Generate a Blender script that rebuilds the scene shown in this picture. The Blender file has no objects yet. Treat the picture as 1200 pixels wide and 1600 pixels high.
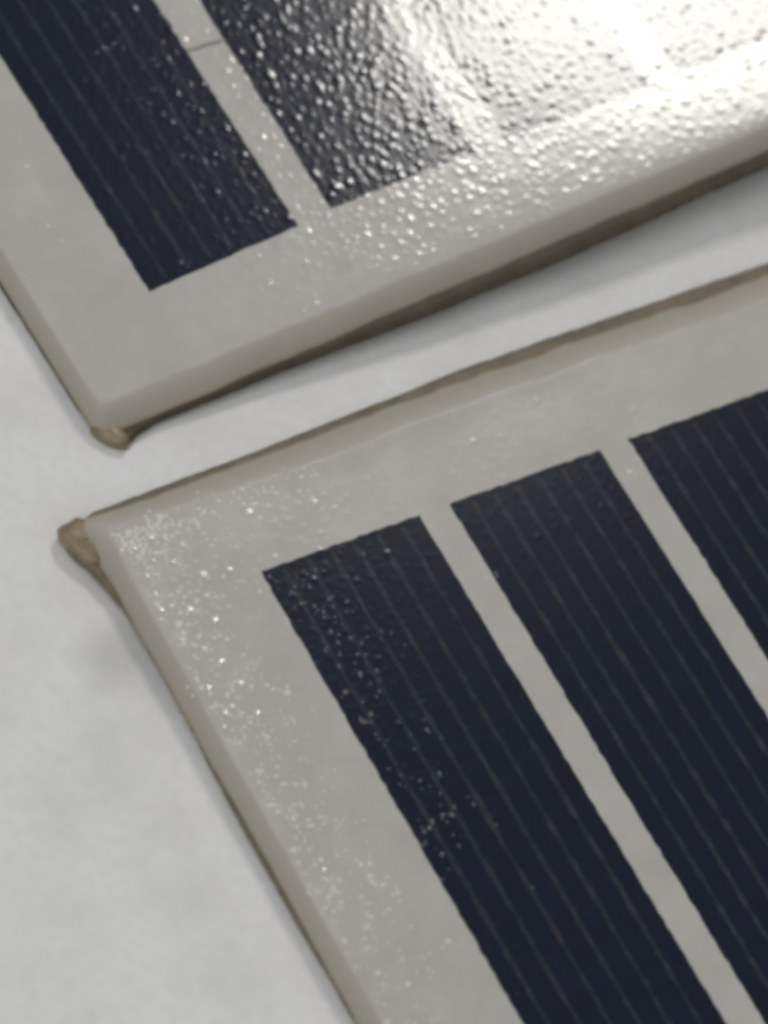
import bpy, math
import numpy as np
from mathutils import Matrix, Vector

MM = 0.001
scene = bpy.context.scene
rng = np.random.default_rng(11)

# ------------------------------------------------------------------ camera
CAM_POS = (4.001042, -84.049031, 127.604536)
CAM_ROWS = ((0.9068705381, 0.3461615457, 0.2403289648),
            (-0.4213917285, 0.7396935883, 0.5246736190),
            (0.0038520366, -0.5770836851, 0.8166759346))
cam_data = bpy.data.cameras.new('camera')
cam = bpy.data.objects.new('camera', cam_data)
scene.collection.objects.link(cam)
m = Matrix(CAM_ROWS).transposed().to_4x4()
m.translation = Vector(CAM_POS) * MM
cam.matrix_world = m
cam_data.sensor_fit = 'HORIZONTAL'
cam_data.sensor_width = 36.0
cam_data.lens = 180.0
cam_data.clip_start = 0.005
cam_data.clip_end = 10.0
cam_data.dof.use_dof = True
cam_data.dof.focus_distance = 153.0 * MM
cam_data.dof.aperture_fstop = 75.0
scene.camera = cam

# ------------------------------------------------------------------ light
world = bpy.data.worlds.new('World')
scene.world = world
world.use_nodes = True
bg = world.node_tree.nodes['Background']
bg.inputs['Color'].default_value = (0.97, 0.99, 1.0, 1)
bg.inputs['Strength'].default_value = 0.25


def disk_lamp(name, direction, dist, radius, radiance, color, target=(4, 8, 0)):
    d = Vector(direction).normalized()
    ld = bpy.data.lights.new(name, 'AREA')
    ld.shape = 'DISK'
    ld.size = 2 * radius * MM
    ld.energy = radiance * math.pi * math.pi * (radius * MM) ** 2
    ld.color = color
    o = bpy.data.objects.new(name, ld)
    scene.collection.objects.link(o)
    o.location = (Vector(target) + d * dist) * MM
    o.rotation_euler = (-d).to_track_quat('-Z', 'Y').to_euler()
    return o


E_AX = Vector((0.63674, 0.77108, 0))
N_AX = Vector((-0.77108, 0.63674, 0))
# broad unseen fill, added at front left to lighten the shadows
el = math.radians(58)
kd = (-N_AX * 0.35 - E_AX * 0.94).normalized() * math.cos(el) + Vector((0, 0, math.sin(el)))
disk_lamp('soft_fill', kd, 600, 280, 1.62, (1.0, 0.99, 0.97))
# bright rectangular lamp mirrored in the raised panel
LAMP_C, LAMP_SX, LAMP_SY = [-37.46815757249612, 365.7024362957882, 384.48131948136694], 77.22744841480409, 102.05008762629414
LAMP_AX, LAMP_AY = [0.9185870329322278, 0.3776352389217397, -0.11657396473178187], [-0.3820502891168406, 0.8169993326144155, -0.4319139579746622]
ld = bpy.data.lights.new('panel_lamp', 'AREA')
ld.shape = 'RECTANGLE'
ld.size, ld.size_y = LAMP_SX * MM, LAMP_SY * MM
ld.energy = 26.5 * math.pi * LAMP_SX * LAMP_SY * MM * MM
ld.color = (1.0, 0.97, 0.91)
lamp = bpy.data.objects.new('panel_lamp', ld)
scene.collection.objects.link(lamp)
ax = Vector(LAMP_AX).normalized()
az = ax.cross(Vector(LAMP_AY)).normalized()
if az.dot(Vector((5, 20, 2)) - Vector(LAMP_C)) > 0:
    az = -az
ay = az.cross(ax)
lm = Matrix((ax, ay, az)).transposed().to_4x4()
lm.translation = Vector(LAMP_C) * MM
lamp.matrix_world = lm

# ------------------------------------------------------------------ view
scene.view_settings.view_transform = 'Standard'
scene.view_settings.look = 'None'
scene.view_settings.exposure = 0.0
scene.view_settings.gamma = 1.0
scene.view_settings.use_curve_mapping = False
scene.render.engine = 'CYCLES'
scene.cycles.use_denoising = True
scene.cycles.max_bounces = 6
scene.cycles.pixel_filter_type = 'BLACKMAN_HARRIS'
scene.cycles.filter_width = 4.5


# ------------------------------------------------------------------ helpers
def link(o, parent=None):
    scene.collection.objects.link(o)
    if parent is not None:
        o.parent = parent
    return o


def mesh_np(name, verts, quads, mat, parent=None, smooth=True, attrs=None):
    verts = np.asarray(verts, np.float32) * MM
    quads = np.asarray(quads, np.int32)
    me = bpy.data.meshes.new(name)
    me.vertices.add(len(verts))
    me.vertices.foreach_set('co', verts.ravel())
    k = quads.shape[1]
    me.loops.add(quads.size)
    me.loops.foreach_set('vertex_index', quads.ravel())
    me.polygons.add(len(quads))
    me.polygons.foreach_set('loop_start', np.arange(0, quads.size, k, dtype=np.int32))
    me.update(calc_edges=True)
    me.polygons.foreach_set('use_smooth', np.full(len(quads), smooth))
    for an, av in (attrs or {}).items():
        a = me.attributes.new(an, 'FLOAT', 'POINT')
        a.data.foreach_set('value', np.asarray(av, np.float32))
    me.validate()
    me.materials.append(mat)
    o = bpy.data.objects.new(name, me)
    return link(o, parent)


def grid_quads(nx, ny):
    i, j = np.meshgrid(np.arange(nx - 1), np.arange(ny - 1), indexing='ij')
    a = (i * ny + j).ravel()
    return np.stack([a, a + ny, a + ny + 1, a + 1], 1)


def lattice(seed, n=64):
    return np.random.default_rng(seed).random((n, n))


def vnoise(x, y, scale, seed):
    """smooth value noise, -1..1"""
    L = lattice(seed)
    n = L.shape[0]
    u, v = np.asarray(x) / scale, np.asarray(y) / scale
    iu, iv = np.floor(u).astype(int), np.floor(v).astype(int)
    fu, fv = u - iu, v - iv
    fu, fv = fu * fu * (3 - 2 * fu), fv * fv * (3 - 2 * fv)
    g = lambda a, b: L[a % n, b % n]
    r = (g(iu, iv) * (1 - fu) + g(iu + 1, iv) * fu) * (1 - fv) + (g(iu, iv + 1) * (1 - fu) + g(iu + 1, iv + 1) * fu) * fv
    return r * 2 - 1


def pebbles(x, y, seed, pitch=0.36):
    """height in mm of the pebbled top: small convex domes of uneven size, shoulder to shoulder"""
    r = np.random.default_rng(seed)
    n = 160
    jx, jy = r.random((n, n)), r.random((n, n))
    amp = 0.0058 * (pitch / 0.36) * np.exp(0.48 * r.standard_normal((n, n)))
    amp = np.where(r.random((n, n)) < 0.05, amp * 1.7, amp)
    rad = pitch * (0.42 + 0.20 * r.random((n, n)))
    u, v = x / pitch, y / pitch
    iu, iv = np.floor(u).astype(int), np.floor(v).astype(int)
    acc = np.zeros_like(x)
    kk = 1500.0
    for a in (-1, 0, 1):
        for b in (-1, 0, 1):
            p, q = (iu + a) % n, (iv + b) % n
            dx = (u - (iu + a + jx[p, q])) * pitch
            dy = (v - (iv + b + jy[p, q])) * pitch
            h = amp[p, q] * np.maximum(1 - (dx * dx + dy * dy) / rad[p, q] ** 2, 0.0) ** 1.6
            acc += np.exp(kk * h)
    h = np.log(acc) / kk
    return h - np.log(9.0) / kk + 0.002 * vnoise(x, y, 1.7, seed + 1) + 0.012 * vnoise(x, y, 7.0, seed + 2)


# ------------------------------------------------------------------ materials
def new_mat(name):
    mt = bpy.data.materials.new(name)
    mt.use_nodes = True
    nt = mt.node_tree
    return mt, nt, nt.nodes['Principled BSDF']


def add(nt, typ, **kw):
    nd = nt.nodes.new(typ)
    for k, v in kw.items():
        if k.startswith('in_'):
            nd.inputs[k[3:].replace('_', ' ')].default_value = v
        else:
            setattr(nd, k, v)
    return nd


def coords(nt, scale):
    tc = add(nt, 'ShaderNodeTexCoord')
    mp = add(nt, 'ShaderNodeMapping')
    mp.inputs['Scale'].default_value = (scale,) * 3
    nt.links.new(tc.outputs['Object'], mp.inputs['Vector'])
    return mp.outputs['Vector']


def ramp(nt, fac, stops):
    r = add(nt, 'ShaderNodeValToRGB')
    r.color_ramp.elements[0].position, r.color_ramp.elements[0].color = stops[0][0], (*stops[0][1], 1)
    r.color_ramp.elements[1].position, r.color_ramp.elements[1].color = stops[-1][0], (*stops[-1][1], 1)
    for p, c in stops[1:-1]:
        e = r.color_ramp.elements.new(p)
        e.color = (*c, 1)
    nt.links.new(fac, r.inputs['Fac'])
    return r.outputs['Color']


def mix(nt, fac, a, b):
    mx = add(nt, 'ShaderNodeMix', data_type='RGBA')
    for s, v in ((mx.inputs[0], fac), (mx.inputs[6], a), (mx.inputs[7], b)):
        if isinstance(v, bpy.types.NodeSocket):
            nt.links.new(v, s)
        else:
            s.default_value = v if not isinstance(v, tuple) else (*v, 1)
    return mx.outputs[2]


def clear_coat(bs, rough=0.118):
    bs.inputs['Coat Weight'].default_value = 1.0
    bs.inputs['Coat Roughness'].default_value = rough
    bs.inputs['Coat IOR'].default_value = 1.5
    bs.inputs['Specular IOR Level'].default_value = 0.0
    bs.inputs['Roughness'].default_value = 0.6


def fine_bump(nt, bs, scale, dist, strength, socket='Coat Normal'):
    nz = add(nt, 'ShaderNodeTexNoise', in_Scale=1.0, in_Detail=3.0)
    nt.links.new(coords(nt, scale), nz.inputs['Vector'])
    bp = add(nt, 'ShaderNodeBump', in_Strength=strength, in_Distance=dist)
    nt.links.new(nz.outputs['Fac'], bp.inputs['Height'])
    nt.links.new(bp.outputs['Normal'], bs.inputs[socket])


def make_resin():
    mt, nt, bs = new_mat('milky_resin_over_white_backing')
    nz = add(nt, 'ShaderNodeTexNoise', in_Scale=1.0, in_Detail=5.0, in_Roughness=0.6)
    nt.links.new(coords(nt, 450), nz.inputs['Vector'])
    white = ramp(nt, nz.outputs['Fac'], [(0.3, (0.475, 0.462, 0.425)), (0.55, (0.525, 0.514, 0.478)), (0.75, (0.565, 0.554, 0.52))])
    n2 = add(nt, 'ShaderNodeTexNoise', in_Scale=1.0, in_Detail=2.0)
    nt.links.new(coords(nt, 2600), n2.inputs['Vector'])
    white = mix(nt, ramp(nt, n2.outputs['Fac'], [(0.35, (0.0,) * 3), (0.8, (0.35,) * 3)]), white, (0.47, 0.452, 0.405))
    at = add(nt, 'ShaderNodeAttribute', attribute_name='rim')
    # the white backing stops at the bevel: the bare resin there shows the brown board through it
    fac = ramp(nt, at.outputs['Fac'], [(0.40, (0, 0, 0)), (0.52, (1, 1, 1))])
    edge2 = ramp(nt, at.outputs['Fac'], [(0.0, (0.35, 0.305, 0.235)), (0.06, (0.44, 0.405, 0.345)), (0.4, (0.475, 0.45, 0.40))])
    col = mix(nt, fac, edge2, white)
    nt.links.new(col, bs.inputs['Base Color'])
    clear_coat(bs)
    gl = ramp(nt, at.outputs['Fac'], [(0.62, (0.08,) * 3), (0.95, (1, 1, 1))])
    nt.links.new(gl, bs.inputs['Coat Weight'])
    return mt


def make_cell():
    mt, nt, bs = new_mat('dark_silicon')
    nz = add(nt, 'ShaderNodeTexNoise', in_Scale=1.0, in_Detail=6.0, in_Roughness=0.65)
    nt.links.new(coords(nt, 900), nz.inputs['Vector'])
    col = ramp(nt, nz.outputs['Fac'], [(0.3, (0.0008, 0.0045, 0.018)), (0.6, (0.0018, 0.0075, 0.026)), (0.8, (0.0055, 0.0125, 0.037))])
    nt.links.new(col, bs.inputs['Base Color'])
    clear_coat(bs)
    return mt


def make_finger():
    mt, nt, bs = new_mat('worn_silver_print')
    nz = add(nt, 'ShaderNodeTexNoise', in_Scale=1.0, in_Detail=4.0, in_Roughness=0.7)
    nt.links.new(coords(nt, 1500), nz.inputs['Vector'])
    col = ramp(nt, nz.outputs['Fac'], [(0.30, (0.008, 0.011, 0.027)), (0.52, (0.026, 0.027, 0.040)), (0.74, (0.050, 0.046, 0.058))])
    nt.links.new(col, bs.inputs['Base Color'])
    clear_coat(bs)
    return mt


def make_board(name, c0, c1, c2):
    mt, nt, bs = new_mat(name)
    nz = add(nt, 'ShaderNodeTexNoise', in_Scale=1.0, in_Detail=5.0, in_Roughness=0.65)
    nt.links.new(coords(nt, 900), nz.inputs['Vector'])
    col = ramp(nt, nz.outputs['Fac'], [(0.3, c0), (0.52, c1), (0.75, c2)])
    nt.links.new(col, bs.inputs['Base Color'])
    bs.inputs['Roughness'].default_value = 0.55
    bs.inputs['Specular IOR Level'].default_value = 0.35
    fine_bump(nt, bs, 3500, 0.00006, 0.5, 'Normal')
    return mt


def make_paper():
    mt, nt, bs = new_mat('white_paper')
    nz = add(nt, 'ShaderNodeTexNoise', in_Scale=1.0, in_Detail=4.0, in_Roughness=0.55)
    nt.links.new(coords(nt, 230), nz.inputs['Vector'])
    col = ramp(nt, nz.outputs['Fac'], [(0.28, (0.72, 0.722, 0.715)), (0.45, (0.79, 0.79, 0.78)), (0.60, (0.825, 0.828, 0.83)), (0.75, (0.84, 0.842, 0.85))])
    n2 = add(nt, 'ShaderNodeTexNoise', in_Scale=1.0, in_Detail=3.0)
    nt.links.new(coords(nt, 2200), n2.inputs['Vector'])
    col = mix(nt, ramp(nt, n2.outputs['Fac'], [(0.4, (0, 0, 0)), (0.75, (0.45,) * 3)]), col, (0.70, 0.70, 0.69))
    # a faint grey patch in the sheet's colour, soft and uneven at its edge
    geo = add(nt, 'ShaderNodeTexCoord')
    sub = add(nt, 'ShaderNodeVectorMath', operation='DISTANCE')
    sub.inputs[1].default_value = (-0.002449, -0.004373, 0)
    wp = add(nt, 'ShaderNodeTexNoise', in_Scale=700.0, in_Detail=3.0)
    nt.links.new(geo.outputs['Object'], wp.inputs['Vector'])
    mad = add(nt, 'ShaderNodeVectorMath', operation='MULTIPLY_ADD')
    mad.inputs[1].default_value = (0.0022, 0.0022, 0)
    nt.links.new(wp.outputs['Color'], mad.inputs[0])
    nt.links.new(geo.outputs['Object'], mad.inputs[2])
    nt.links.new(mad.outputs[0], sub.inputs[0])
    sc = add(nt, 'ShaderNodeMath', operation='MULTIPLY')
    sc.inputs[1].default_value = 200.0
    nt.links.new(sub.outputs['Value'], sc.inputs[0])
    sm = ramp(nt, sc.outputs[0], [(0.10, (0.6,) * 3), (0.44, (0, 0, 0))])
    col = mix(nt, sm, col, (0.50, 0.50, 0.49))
    nt.links.new(col, bs.inputs['Base Color'])
    bs.inputs['Roughness'].default_value = 0.85
    bs.inputs['Specular IOR Level'].default_value = 0.2
    fine_bump(nt, bs, 2500, 0.00003, 0.35, 'Normal')
    return mt


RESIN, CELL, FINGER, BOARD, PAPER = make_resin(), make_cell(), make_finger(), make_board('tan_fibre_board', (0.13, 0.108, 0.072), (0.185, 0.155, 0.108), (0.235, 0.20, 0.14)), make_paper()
SHADED_BOARD = make_board('shaded_brown_fibre_board', (0.048, 0.040, 0.024), (0.068, 0.057, 0.036), (0.092, 0.077, 0.05))  # brown darkened to paint in the shade of the gap under the rim

# ------------------------------------------------------------------ paper
px = np.linspace(-150, 150, 241)
py = np.linspace(-130, 190, 257)
X, Y = np.meshgrid(px, py, indexing='ij')
Z = -0.10 + 0.045 * vnoise(X, Y, 9.0, 3) + 0.055 * vnoise(X, Y, 23.0, 4)
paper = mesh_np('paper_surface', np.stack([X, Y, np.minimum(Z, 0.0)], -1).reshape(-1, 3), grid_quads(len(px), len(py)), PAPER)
paper['kind'] = 'structure'


# ------------------------------------------------------------------ panels
ZT, ZB = 1.15, 0.26          # top of the resin, top of the board (mm above the underside)


def smin(a, b, k):
    h = np.clip(0.5 + 0.5 * (b - a) / k, 0, 1)
    return b * (1 - h) + a * h - k * h * (1 - h)


def densify(poly, step):
    pts = []
    n = len(poly)
    for i in range(n):
        a, b = np.array(poly[i], float), np.array(poly[(i + 1) % n], float)
        k = max(1, int(np.linalg.norm(b - a) / step))
        for s in range(k):
            pts.append(a + (b - a) * s / k)
    return np.array(pts)


def smooth_closed(P, it):
    for _ in range(it):
        P = 0.5 * P + 0.25 * (np.roll(P, 1, 0) + np.roll(P, -1, 0))
    return P


def board(root, poly, inset, seed, rough, mat):
    """brown base board: closed outline, uneven cut edge, sides leaning in towards the top"""
    P = smooth_closed(densify(poly, 0.14), 7)
    T = np.roll(P, -1, 0) - np.roll(P, 1, 0)
    T /= np.linalg.norm(T, axis=1)[:, None]
    N = np.stack([T[:, 1], -T[:, 0]], 1)
    area = 0.5 * np.sum(P[:, 0] * np.roll(P[:, 1], -1) - P[:, 1] * np.roll(P[:, 0], -1))
    if area < 0:
        N = -N                                    # outward
    s = np.arange(len(P)) * 0.14
    wob = 0.03 * vnoise(s, s * 0, 2.6, seed) + rough(P) * (vnoise(s, s * 0, 0.55, seed + 1) + 0.6 * vnoise(s, s * 0, 0.25, seed + 2))
    ins = inset(P)
    levels = [(0.0, -0.05), (0.05, 0.0), (0.11, 0.0), (0.16, None), (ZB - 0.03, None), (ZB, None)]
    rings = []
    for q, (z, off) in enumerate(levels):
        if off is None:
            f = {3: 0.30, 4: 0.80, 5: 1.0}[q]
            d = -ins * f - (0.03 if q == 5 else 0.0)
        else:
            d = off
        d = d + wob * (1.0 - 0.08 * q)
        jz = 0.012 * vnoise(s, s * 0 + 7 * q, 0.6, seed + 5 + q) if 0 < q < 5 else 0 * s
        rings.append(np.column_stack([P + N * np.asarray(d).reshape(-1, 1) * np.ones((len(P), 1)), z + jz]))
    n = len(P)
    V = np.concatenate(rings)
    me = bpy.data.meshes.new('base_board')
    faces = []
    up = 1 if area > 0 else -1
    for q in range(len(levels) - 1):
        for i in range(n):
            j = (i + 1) % n
            f = (q * n + i, q * n + j, (q + 1) * n + j, (q + 1) * n + i)
            faces.append(f if up > 0 else f[::-1])
    top = tuple((len(levels) - 1) * n + i for i in range(n))
    faces.append(top if up > 0 else top[::-1])
    bot = tuple(range(n))
    faces.append(bot[::-1] if up > 0 else bot)
    me.from_pydata((V * MM).tolist(), [], faces)
    me.polygons.foreach_set('use_smooth', [True] * (len(faces) - 2) + [False, False])
    me.materials.append(mat)
    o = bpy.data.objects.new('base_board', me)
    return link(o, root)


def axis_lines(lo, hi, base, fine_zones):
    """grid lines from lo to hi, with finer spacing inside the zones given as (start, end, step)"""
    out = [lo]
    while out[-1] < hi:
        st = base
        for a, b, s in fine_zones:
            if a <= out[-1] < b:
                st = s
        out.append(out[-1] + st)
    return np.array(out)


def build_panel(cfg):
    root = bpy.data.objects.new('solar_panel', None)
    link(root)
    root.empty_display_size = 0.01
    root.location = Vector(cfg['loc']) * MM
    rot = Matrix.Rotation(cfg['rz'], 3, 'Z') @ Matrix.Rotation(cfg['ry'], 3, 'Y') @ Matrix.Rotation(cfg['rx'], 3, 'X')
    root.rotation_euler = rot.to_euler()
    seed = cfg['seed']
    board(root, cfg['outline'], cfg['inset'], seed + 40, cfg['rough'], cfg['board_mat'])

    def surf(x, y):
        """rim coordinate (0 at the resin's foot, 1 where the flat top begins) and height"""
        x0, x1, y0, y1 = cfg['edges'](x, y)
        (wx0, wx1, wy0, wy1) = cfg['bevels'](x, y)
        wob = 0.10 * vnoise(x, y, 2.3, seed + 9) + 0.06 * vnoise(x, y, 0.7, seed + 10)
        t = smin(smin((x - x0) / wx0, (x1 - x) / wx1, 0.5), smin((y - y0) / wy0, (y1 - y) / wy1, 0.5), cfg['corner_k'])
        t = t + wob * 0.5
        c = np.clip(t, -0.1, 1.0)
        prof = np.where(c < 0, c * 1.3, 1 - (1 - np.maximum(c, 0)) ** 1.3)
        # the top sags slightly towards its border
        sag = -0.02 * np.exp(-np.maximum(x - x0 - wx0, 0) / 1.0) - 0.02 * np.exp(-np.maximum(y - y0 - wy0, 0) / 1.0) + cfg['lip'] * np.exp(-np.maximum(y1 - wy1 - y, 0) / 1.6)
        soft = np.clip((t - 0.1) / 0.9, 0.25, 1.0)
        z = ZB + (ZT - ZB) * prof + sag * np.clip(t, 0, 1) + pebbles(x, y, seed, cfg['pitch']) * soft * cfg['bump'](x, y)
        return np.clip(t, -0.1, 2.0) * 0.5, z

    # resin cover
    gx = axis_lines(cfg['xr'][0], cfg['xr'][1], 0.085, cfg['fine_x'])
    gy = axis_lines(cfg['yr'][0], cfg['yr'][1], 0.085, cfg['fine_y'])
    X, Y = np.meshgrid(gx, gy, indexing='ij')
    rim, Z = surf(X, Y)
    quads = grid_quads(len(gx), len(gy))
    cx = X.ravel()[quads].mean(1)
    cy = Y.ravel()[quads].mean(1)
    keep = (rim.ravel()[quads] > -0.049).all(1)
    for c in cfg['cells']:
        (bl, br, tr, tl) = c
        v = (cy - bl[1]) / (tl[1] - bl[1])
        l = bl[0] + (tl[0] - bl[0]) * v
        r = br[0] + (tr[0] - br[0]) * v
        keep &= ~((cx > l + 0.5) & (cx < r - 0.5) & (cy > max(bl[1], br[1]) + 0.6) & (cy < min(tl[1], tr[1]) - 0.6))
    quads = quads[keep]
    used = np.unique(quads)
    remap = np.full(X.size, -1)
    remap[used] = np.arange(len(used))
    V = np.stack([X, Y, Z], -1).reshape(-1, 3)[used]
    mesh_np('resin_cover', V, remap[quads], RESIN, root, attrs={'rim': rim.ravel()[used]})

    # cells, each with its printed grid fingers
    for ci, (bl, br, tr, tl) in enumerate(cfg['cells']):
        nu, nv = 92, int((tl[1] - bl[1]) / 0.085)
        u, v = np.meshgrid(np.linspace(0, 1, nu), np.linspace(0, 1, nv), indexing='ij')

        def at(u, v):
            x = (bl[0] * (1 - u) + br[0] * u) * (1 - v) + (tl[0] * (1 - u) + tr[0] * u) * v
            y = (bl[1] * (1 - u) + br[1] * u) * (1 - v) + (tl[1] * (1 - u) + tr[1] * u) * v
            return x, y
        x, y = at(u, v)
        # slightly uneven border, as seen through the pebbled resin
        bu = np.minimum(u, 1 - u) * 7.5
        bv = np.minimum(v, 1 - v) * (tl[1] - bl[1])
        x = x + 0.035 * vnoise(x, y, 0.33, seed + 21) * np.exp(-bu / 0.15)
        y = y + 0.035 * vnoise(x, y, 0.33, seed + 22) * np.exp(-bv / 0.15)
        z = surf(x, y)[1] + 0.007
        top = np.stack([x, y, z], -1).reshape(-1, 3)
        q = grid_quads(nu, nv)
        idx = np.arange(nu * nv).reshape(nu, nv)
        loop = np.concatenate([idx[:, 0], idx[-1, 1:], idx[-2::-1, -1], idx[0, -2:0:-1]])
        low = top[loop] - np.array([0, 0, 0.12])
        a = nu * nv + np.arange(len(loop))
        b = np.roll(a, -1)
        la = a + len(loop)
        lb = np.roll(la, -1)
        side = np.stack([a, la, lb, b], 1)
        cell = mesh_np('solar_cell', np.concatenate([top, top[loop], low]), np.concatenate([q, side]), CELL, root)
        for k in range(6):
            uu = (0.95 + 1.12 * k) / 7.5 + 0.004 * rng.standard_normal()
            L = tl[1] - bl[1]
            vs = np.linspace(0.25 / L, 1 - 0.25 / L, int(L / 0.1))
            fx, fy = at(np.full_like(vs, uu), vs)
            fx = fx + 0.028 * vnoise(fx, fy, 0.42, seed + 31 + k) + 0.02 * vnoise(fx, fy, 1.6, seed + 32)
            wd = 0.10 * (1 + 0.45 * vnoise(fx, fy, 0.5, seed + 60 + k))
            cols = []
            for off, lift in ((-1.0, 0.0105), (-0.5, 0.011), (0.5, 0.011), (1.0, 0.0105)):
                xx = fx + wd * off
                cols.append(np.stack([xx, fy, surf(xx, fy)[1] + lift], -1))
            F = np.stack(cols, 0)
            mesh_np('grid_finger', F.reshape(-1, 3), grid_quads(4, len(vs)), FINGER, cell)
    return root, surf


def side_edges(x0, x1, y0, y1):
    return lambda x, y: (x0(x, y), x1, y0(x, y), y1(x, y))


lerp = lambda x, a, b, va, vb: va + (vb - va) * np.clip((x - a) / (b - a), 0, 1)

# panel whose right side is lifted (its near-left corner is the one in view)
upper_cells = []
for k, (l0, r0, bl_y, br_y, sl, sr) in enumerate([(0.0, 7.37, -0.28, 0.03, 0.006, 0.018), (9.07, 16.45, 0.20, 0.22, 0.030, 0.024),
                                                  (18.05, 25.45, 0.2, 0.2, 0.02, 0.02), (27.05, 34.45, 0.2, 0.2, 0.02, 0.02)]):
    upper_cells.append(((l0, bl_y), (r0, br_y), (r0 + 36 * sr, 36.2), (l0 + 36 * sl, 36.2)))
upper = dict(
    loc=(-9.309495983728816, 10.363600139410327, 0.3355680029153815), rz=0.9187960029490693, ry=-0.0645771823237902, rx=-0.0, seed=101,
    outline=[(-5.0, -3.6), (-4.85, -4.7), (-4.5, -5.55), (-4.0, -5.9), (-3.5, -5.6), (-2.4, -5.42), (2.4, -5.4), (11.5, -5.65),
             (18, -5.6), (28.2, -5.25), (39.2, -5.1), (39.2, 41.5), (-5.05, 41.5), (-5.05, 3.0)],
    inset=lambda P: np.where((P[:, 1] < -4.0), lerp(P[:, 0], -4, 29, 0.12, 0.62), 0.10),
    rough=lambda P: 0.015 + 0.10 * np.exp(-((P[:, 0] + 4.2) ** 2 + (P[:, 1] + 5.0) ** 2) / 1.2),
    edges=side_edges(lambda x, y: -4.98 + 0.0 * x, 39.0, lambda x, y: lerp(x, -4, 29, -5.17, -4.58), lambda x, y: 41.3 + 0 * x),
    bevels=lambda x, y: (0.45, 0.6, lerp(x, 0, 29, 1.0, 0.75), 1.0),
    corner_k=0.9,
    bump=lambda x, y: lerp(x, 1, 10, 0.36, 0.95) * lerp(x, 15, 19, 1.0, 0.62), lip=0.0, board_mat=SHADED_BOARD, pitch=0.41,
    cells=upper_cells, xr=(-5.4, 39.6), yr=(-6.1, 41.9),
    fine_x=[(-5.4, -3.9, 0.04)], fine_y=[(-6.1, -3.0, 0.05)])
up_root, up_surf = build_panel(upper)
up_root['label'] = 'solar panel with glaring pebbled top, lifted right side and two dark cells in view'
up_root['category'] = 'solar panel'
up_root['group'] = 'small solar panels on white paper'

# hairline joint of the backing between the first two cells
xs = np.linspace(7.62, 9.22, 24)
cols = []
yy = 9.78 - 0.05 * (xs - 7.6) + 0.03 * vnoise(xs, xs * 0, 0.4, 5)
for off, lift in ((-0.10, -0.004), (-0.04, 0.012), (0.05, 0.012), (0.11, -0.004)):
    cols.append(np.stack([xs, yy + off, up_surf(xs, yy + off)[1] + lift], -1))
mt, nt, bs = new_mat('grey_joint_line')
bs.inputs['Base Color'].default_value = (0.26, 0.24, 0.20, 1)
clear_coat(bs)
mesh_np('joint_line', np.stack(cols, 0).reshape(-1, 3), grid_quads(4, len(xs)), mt, up_root)

# panel in front (its far-left corner is the one in view)
lower_cells = []
for k in range(4):
    l0 = k * 8.89
    lower_cells.append(((l0 + 0.05, -36.0), (l0 + 7.5, -36.0), (l0 + 7.43, 0.0), (l0, 0.02)))
lower = dict(
    loc=(0.000590, -0.000487, 0.250453), rz=0.8805279, ry=0.0, rx=0.0061087, seed=202,
    outline=[(-6.36, 4.8), (-6.36, 3.9), (-5.95, 2.95), (-5.45, 0.8), (-5.42, -3.2), (-5.62, -8.6), (-5.52, -16.5), (-5.5, -41.0),
             (39.4, -41.0), (39.4, 6.16), (29.4, 6.16), (13.8, 6.08), (3.0, 5.55), (-2.0, 5.45), (-4.4, 5.36), (-5.1, 5.28), (-5.8, 5.36)],
    inset=lambda P: np.where(P[:, 1] > 5.0, 0.2, 0.06),
    rough=lambda P: 0.02 + 0.09 * np.exp(-((P[:, 0] + 5.6) ** 2 + (P[:, 1] - 5.0) ** 2) / 1.0),
    edges=side_edges(lambda x, y: -5.47 - 0.25 * np.exp(-((y - 4.3) / 1.5) ** 2), 39.2,
                     lambda x, y: -40.8 + 0 * x, lambda x, y: lerp(x, -4, 14, 5.08, 5.48)),
    bevels=lambda x, y: (0.50 + 0.5 * np.exp(-((y - 5.0) / 2.2) ** 2), 0.6, 0.9, lerp(x, -5, 4, 1.05, 1.5)),
    corner_k=0.5,
    bump=lambda x, y: 0.22 + 1.5 * np.exp(-(np.maximum(x + 4.2, 0) / 2.4) ** 2) * lerp(y, -24, 0, 1.45, 1.0) + 0.55 * np.exp(-((x - 1.5) / 2.6) ** 2), lip=0.0, board_mat=BOARD, pitch=0.36,
    cells=lower_cells, xr=(-6.2, 39.6), yr=(-41.4, 6.2),
    fine_x=[(-6.2, -4.3, 0.04)], fine_y=[(3.6, 6.2, 0.05)])
lo_root, lo_surf = build_panel(lower)
lo_root['label'] = 'solar panel with dull glare-free top and protruding brown corner, three striped dark cells'
lo_root['category'] = 'solar panel'
lo_root['group'] = 'small solar panels on white paper'


# lumps of brown resin left at the two corners in view
mt, nt, NUB_BS = new_mat('tan_resin_lump')
nz = add(nt, 'ShaderNodeTexNoise', in_Scale=1.0, in_Detail=4.0)
nt.links.new(coords(nt, 1300), nz.inputs['Vector'])
nt.links.new(ramp(nt, nz.outputs['Fac'], [(0.3, (0.185, 0.138, 0.076)), (0.55, (0.26, 0.203, 0.125)), (0.75, (0.33, 0.268, 0.18))]), NUB_BS.inputs['Base Color'])
NUB_BS.inputs['Roughness'].default_value = 0.4


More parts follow.
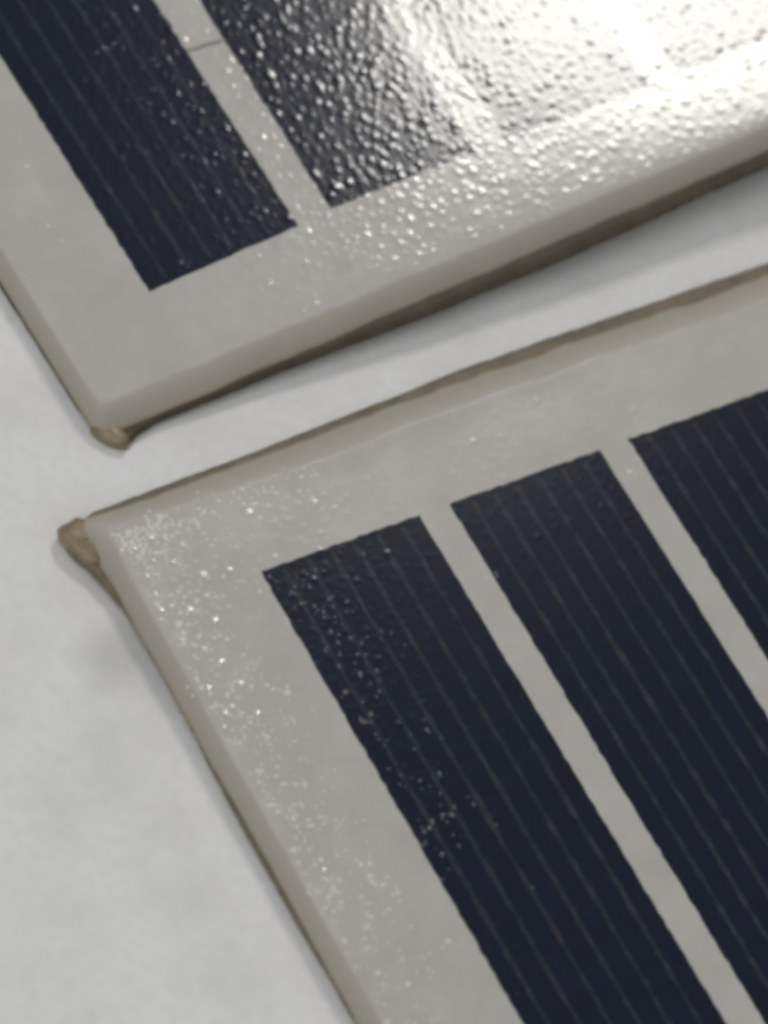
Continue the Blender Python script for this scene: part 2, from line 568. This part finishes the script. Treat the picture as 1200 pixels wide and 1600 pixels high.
def nub(root, center, size, angle, seed, taper=0.0):
    nu, nv = 40, 22
    th = np.linspace(0, 2 * np.pi, nu + 1)[:-1]
    ph = np.linspace(0.02, np.pi - 0.02, nv)
    T, P = np.meshgrid(th, ph, indexing='ij')
    d = np.stack([np.cos(T) * np.sin(P), np.sin(T) * np.sin(P), np.cos(P)], -1)
    rr = 1 + 0.08 * vnoise(d[..., 0] * 2 + 9, d[..., 1] * 2 + 9 + d[..., 2], 0.9, seed) + 0.03 * vnoise(d[..., 0] * 2 + 5, d[..., 1] * 2 + d[..., 2] * 1.7 + 5, 0.35, seed + 1)
    q = np.sign(d) * np.abs(d) ** 0.75 * rr[..., None] * np.array(size)
    q[..., 0] *= 1 + taper * d[..., 1]
    ca, sa = math.cos(angle), math.sin(angle)
    V = np.stack([center[0] + q[..., 0] * ca - q[..., 1] * sa, center[1] + q[..., 0] * sa + q[..., 1] * ca, center[2] + q[..., 2]], -1)
    idx = np.arange(nu * nv).reshape(nu, nv)
    nx = np.roll(idx, -1, 0)
    quads = np.stack([idx[:, :-1], idx[:, 1:], nx[:, 1:], nx[:, :-1]], -1).reshape(-1, 4)
    return mesh_np('corner_lump', V.reshape(-1, 3), quads, mt, root)


nub(up_root, (-4.42, -5.12, 0.12), (0.86, 0.44, 0.30), math.radians(-55), 23)
nub(lo_root, (-5.58, 4.12, 0.10), (0.74, 1.18, 0.46), math.radians(11), 17, 0.12)


# tiny beads of resin standing on the top, scattered thickest along the rims in view
def make_bead(name, color, cover):
    mb, nt, bb = new_mat(name)
    bb.inputs['Base Color'].default_value = (*color, 1)
    bb.inputs['Roughness'].default_value = 0.5
    bb.inputs['Specular IOR Level'].default_value = 0.3
    bb.inputs['Coat Weight'].default_value = 0.35
    bb.inputs['Coat Roughness'].default_value = 0.28
    tr = add(nt, 'ShaderNodeBsdfTransparent')
    ms = add(nt, 'ShaderNodeMixShader')
    ms.inputs[0].default_value = cover
    nt.links.new(tr.outputs[0], ms.inputs[1])
    nt.links.new(bb.outputs[0], ms.inputs[2])
    nt.links.new(ms.outputs[0], nt.nodes['Material Output'].inputs['Surface'])
    return mb


GLINT_BEAD = make_bead('glint_white_resin_bead', (0.92, 0.89, 0.83), 0.75)  # pale opaque colour stands in for glints on clear beads
CLEAR_BEAD = make_bead('clear_resin_bead', (0.50, 0.50, 0.56), 0.27)


def beads(root, surf, pts, rads, cells):
    seg = 9
    prof = [(1.0, 0.0), (0.82, 0.30), (0.50, 0.47), (0.18, 0.54)]
    V, F = [], []
    zs = surf(pts[:, 0], pts[:, 1])[1]
    g = np.random.default_rng(3)
    for (x, y), z, rd in zip(pts, zs, rads):
        o = len(V)
        sx, sy, a0 = 1 + 0.2 * g.standard_normal(), 1 + 0.2 * g.standard_normal(), g.random() * 6
        for pr, ph in prof:
            for k in range(seg):
                a = a0 + 2 * math.pi * k / seg
                V.append((x + rd * sx * pr * math.cos(a), y + rd * sy * pr * math.sin(a), z + 0.004 + rd * 0.62 * ph - (0.02 if ph == 0 else 0)))
        for q in range(len(prof) - 1):
            for k in range(seg):
                F.append((o + q * seg + k, o + q * seg + (k + 1) % seg, o + (q + 1) * seg + (k + 1) % seg, o + (q + 1) * seg + k))
        F.append(tuple(o + (len(prof) - 1) * seg + k for k in range(seg)))
    me = bpy.data.meshes.new('resin_beads')
    me.from_pydata((np.array(V) * MM).tolist(), [], F)
    me.polygons.foreach_set('use_smooth', [True] * len(F))
    me.materials.append(GLINT_BEAD)
    me.materials.append(CLEAR_BEAD)
    on = np.zeros(len(pts), int)
    for bl, br, tr, tl in cells:
        on |= ((pts[:, 0] > bl[0]) & (pts[:, 0] < br[0]) & (pts[:, 1] > bl[1]) & (pts[:, 1] < tl[1])).astype(int)
    me.polygons.foreach_set('material_index', np.repeat(on, (len(prof) - 1) * seg + 1).astype(np.int32))
    o = link(bpy.data.objects.new('resin_beads', me), root)
    o['kind'] = 'stuff'
    return o


def scatter(n, fn, seed, clump):
    """n points from fn(generator), some of them in small clumps"""
    g = np.random.default_rng(seed)
    out = []
    while len(out) < n:
        p = fn(g)
        out.append(p)
        for _ in range(g.poisson(clump)):
            out.append((p[0] + 0.30 * g.standard_normal(), p[1] + 0.30 * g.standard_normal()))
    out = np.array(out[:n])
    return out, 0.05 + 0.06 * g.random(n) ** 2.2 + 0.03 * (g.random(n) < 0.06)


def lower_spots(g):
    k = g.random()
    if k < 0.70:      # along the left rim
        return (-4.75 + abs(g.normal(0, 1.5)), 3.6 - 24 * g.random() ** 1.35)
    if k < 0.87:      # corner and far rim
        return (-4.6 + 9.5 * g.random() ** 1.6, 3.7 - abs(g.normal(0, 1.1)))
    if k < 0.98:      # outer strip of the first cell
        return (0.3 + abs(g.normal(0, 1.5)), -0.4 - 14 * g.random() ** 1.2)
    return (-4 + 26 * g.random(), 3.5 - 26 * g.random())


def upper_spots(g):
    k = g.random()
    if k < 0.5:
        return (3.2 + 4.2 * g.random() ** 0.6, 0.3 + 14 * g.random())
    if k < 0.8:
        return (7.6 + 8 * g.random(), -3.2 + 3.0 * g.random())
    return (-3 + 14 * g.random(), -3 + 18 * g.random())


pts, rads = scatter(900, lower_spots, 21, 0.9)
beads(lo_root, lo_surf, pts, rads, lower_cells)
pts, rads = scatter(70, upper_spots, 22, 0.5)
beads(up_root, up_surf, pts, rads * 1.1, upper_cells)
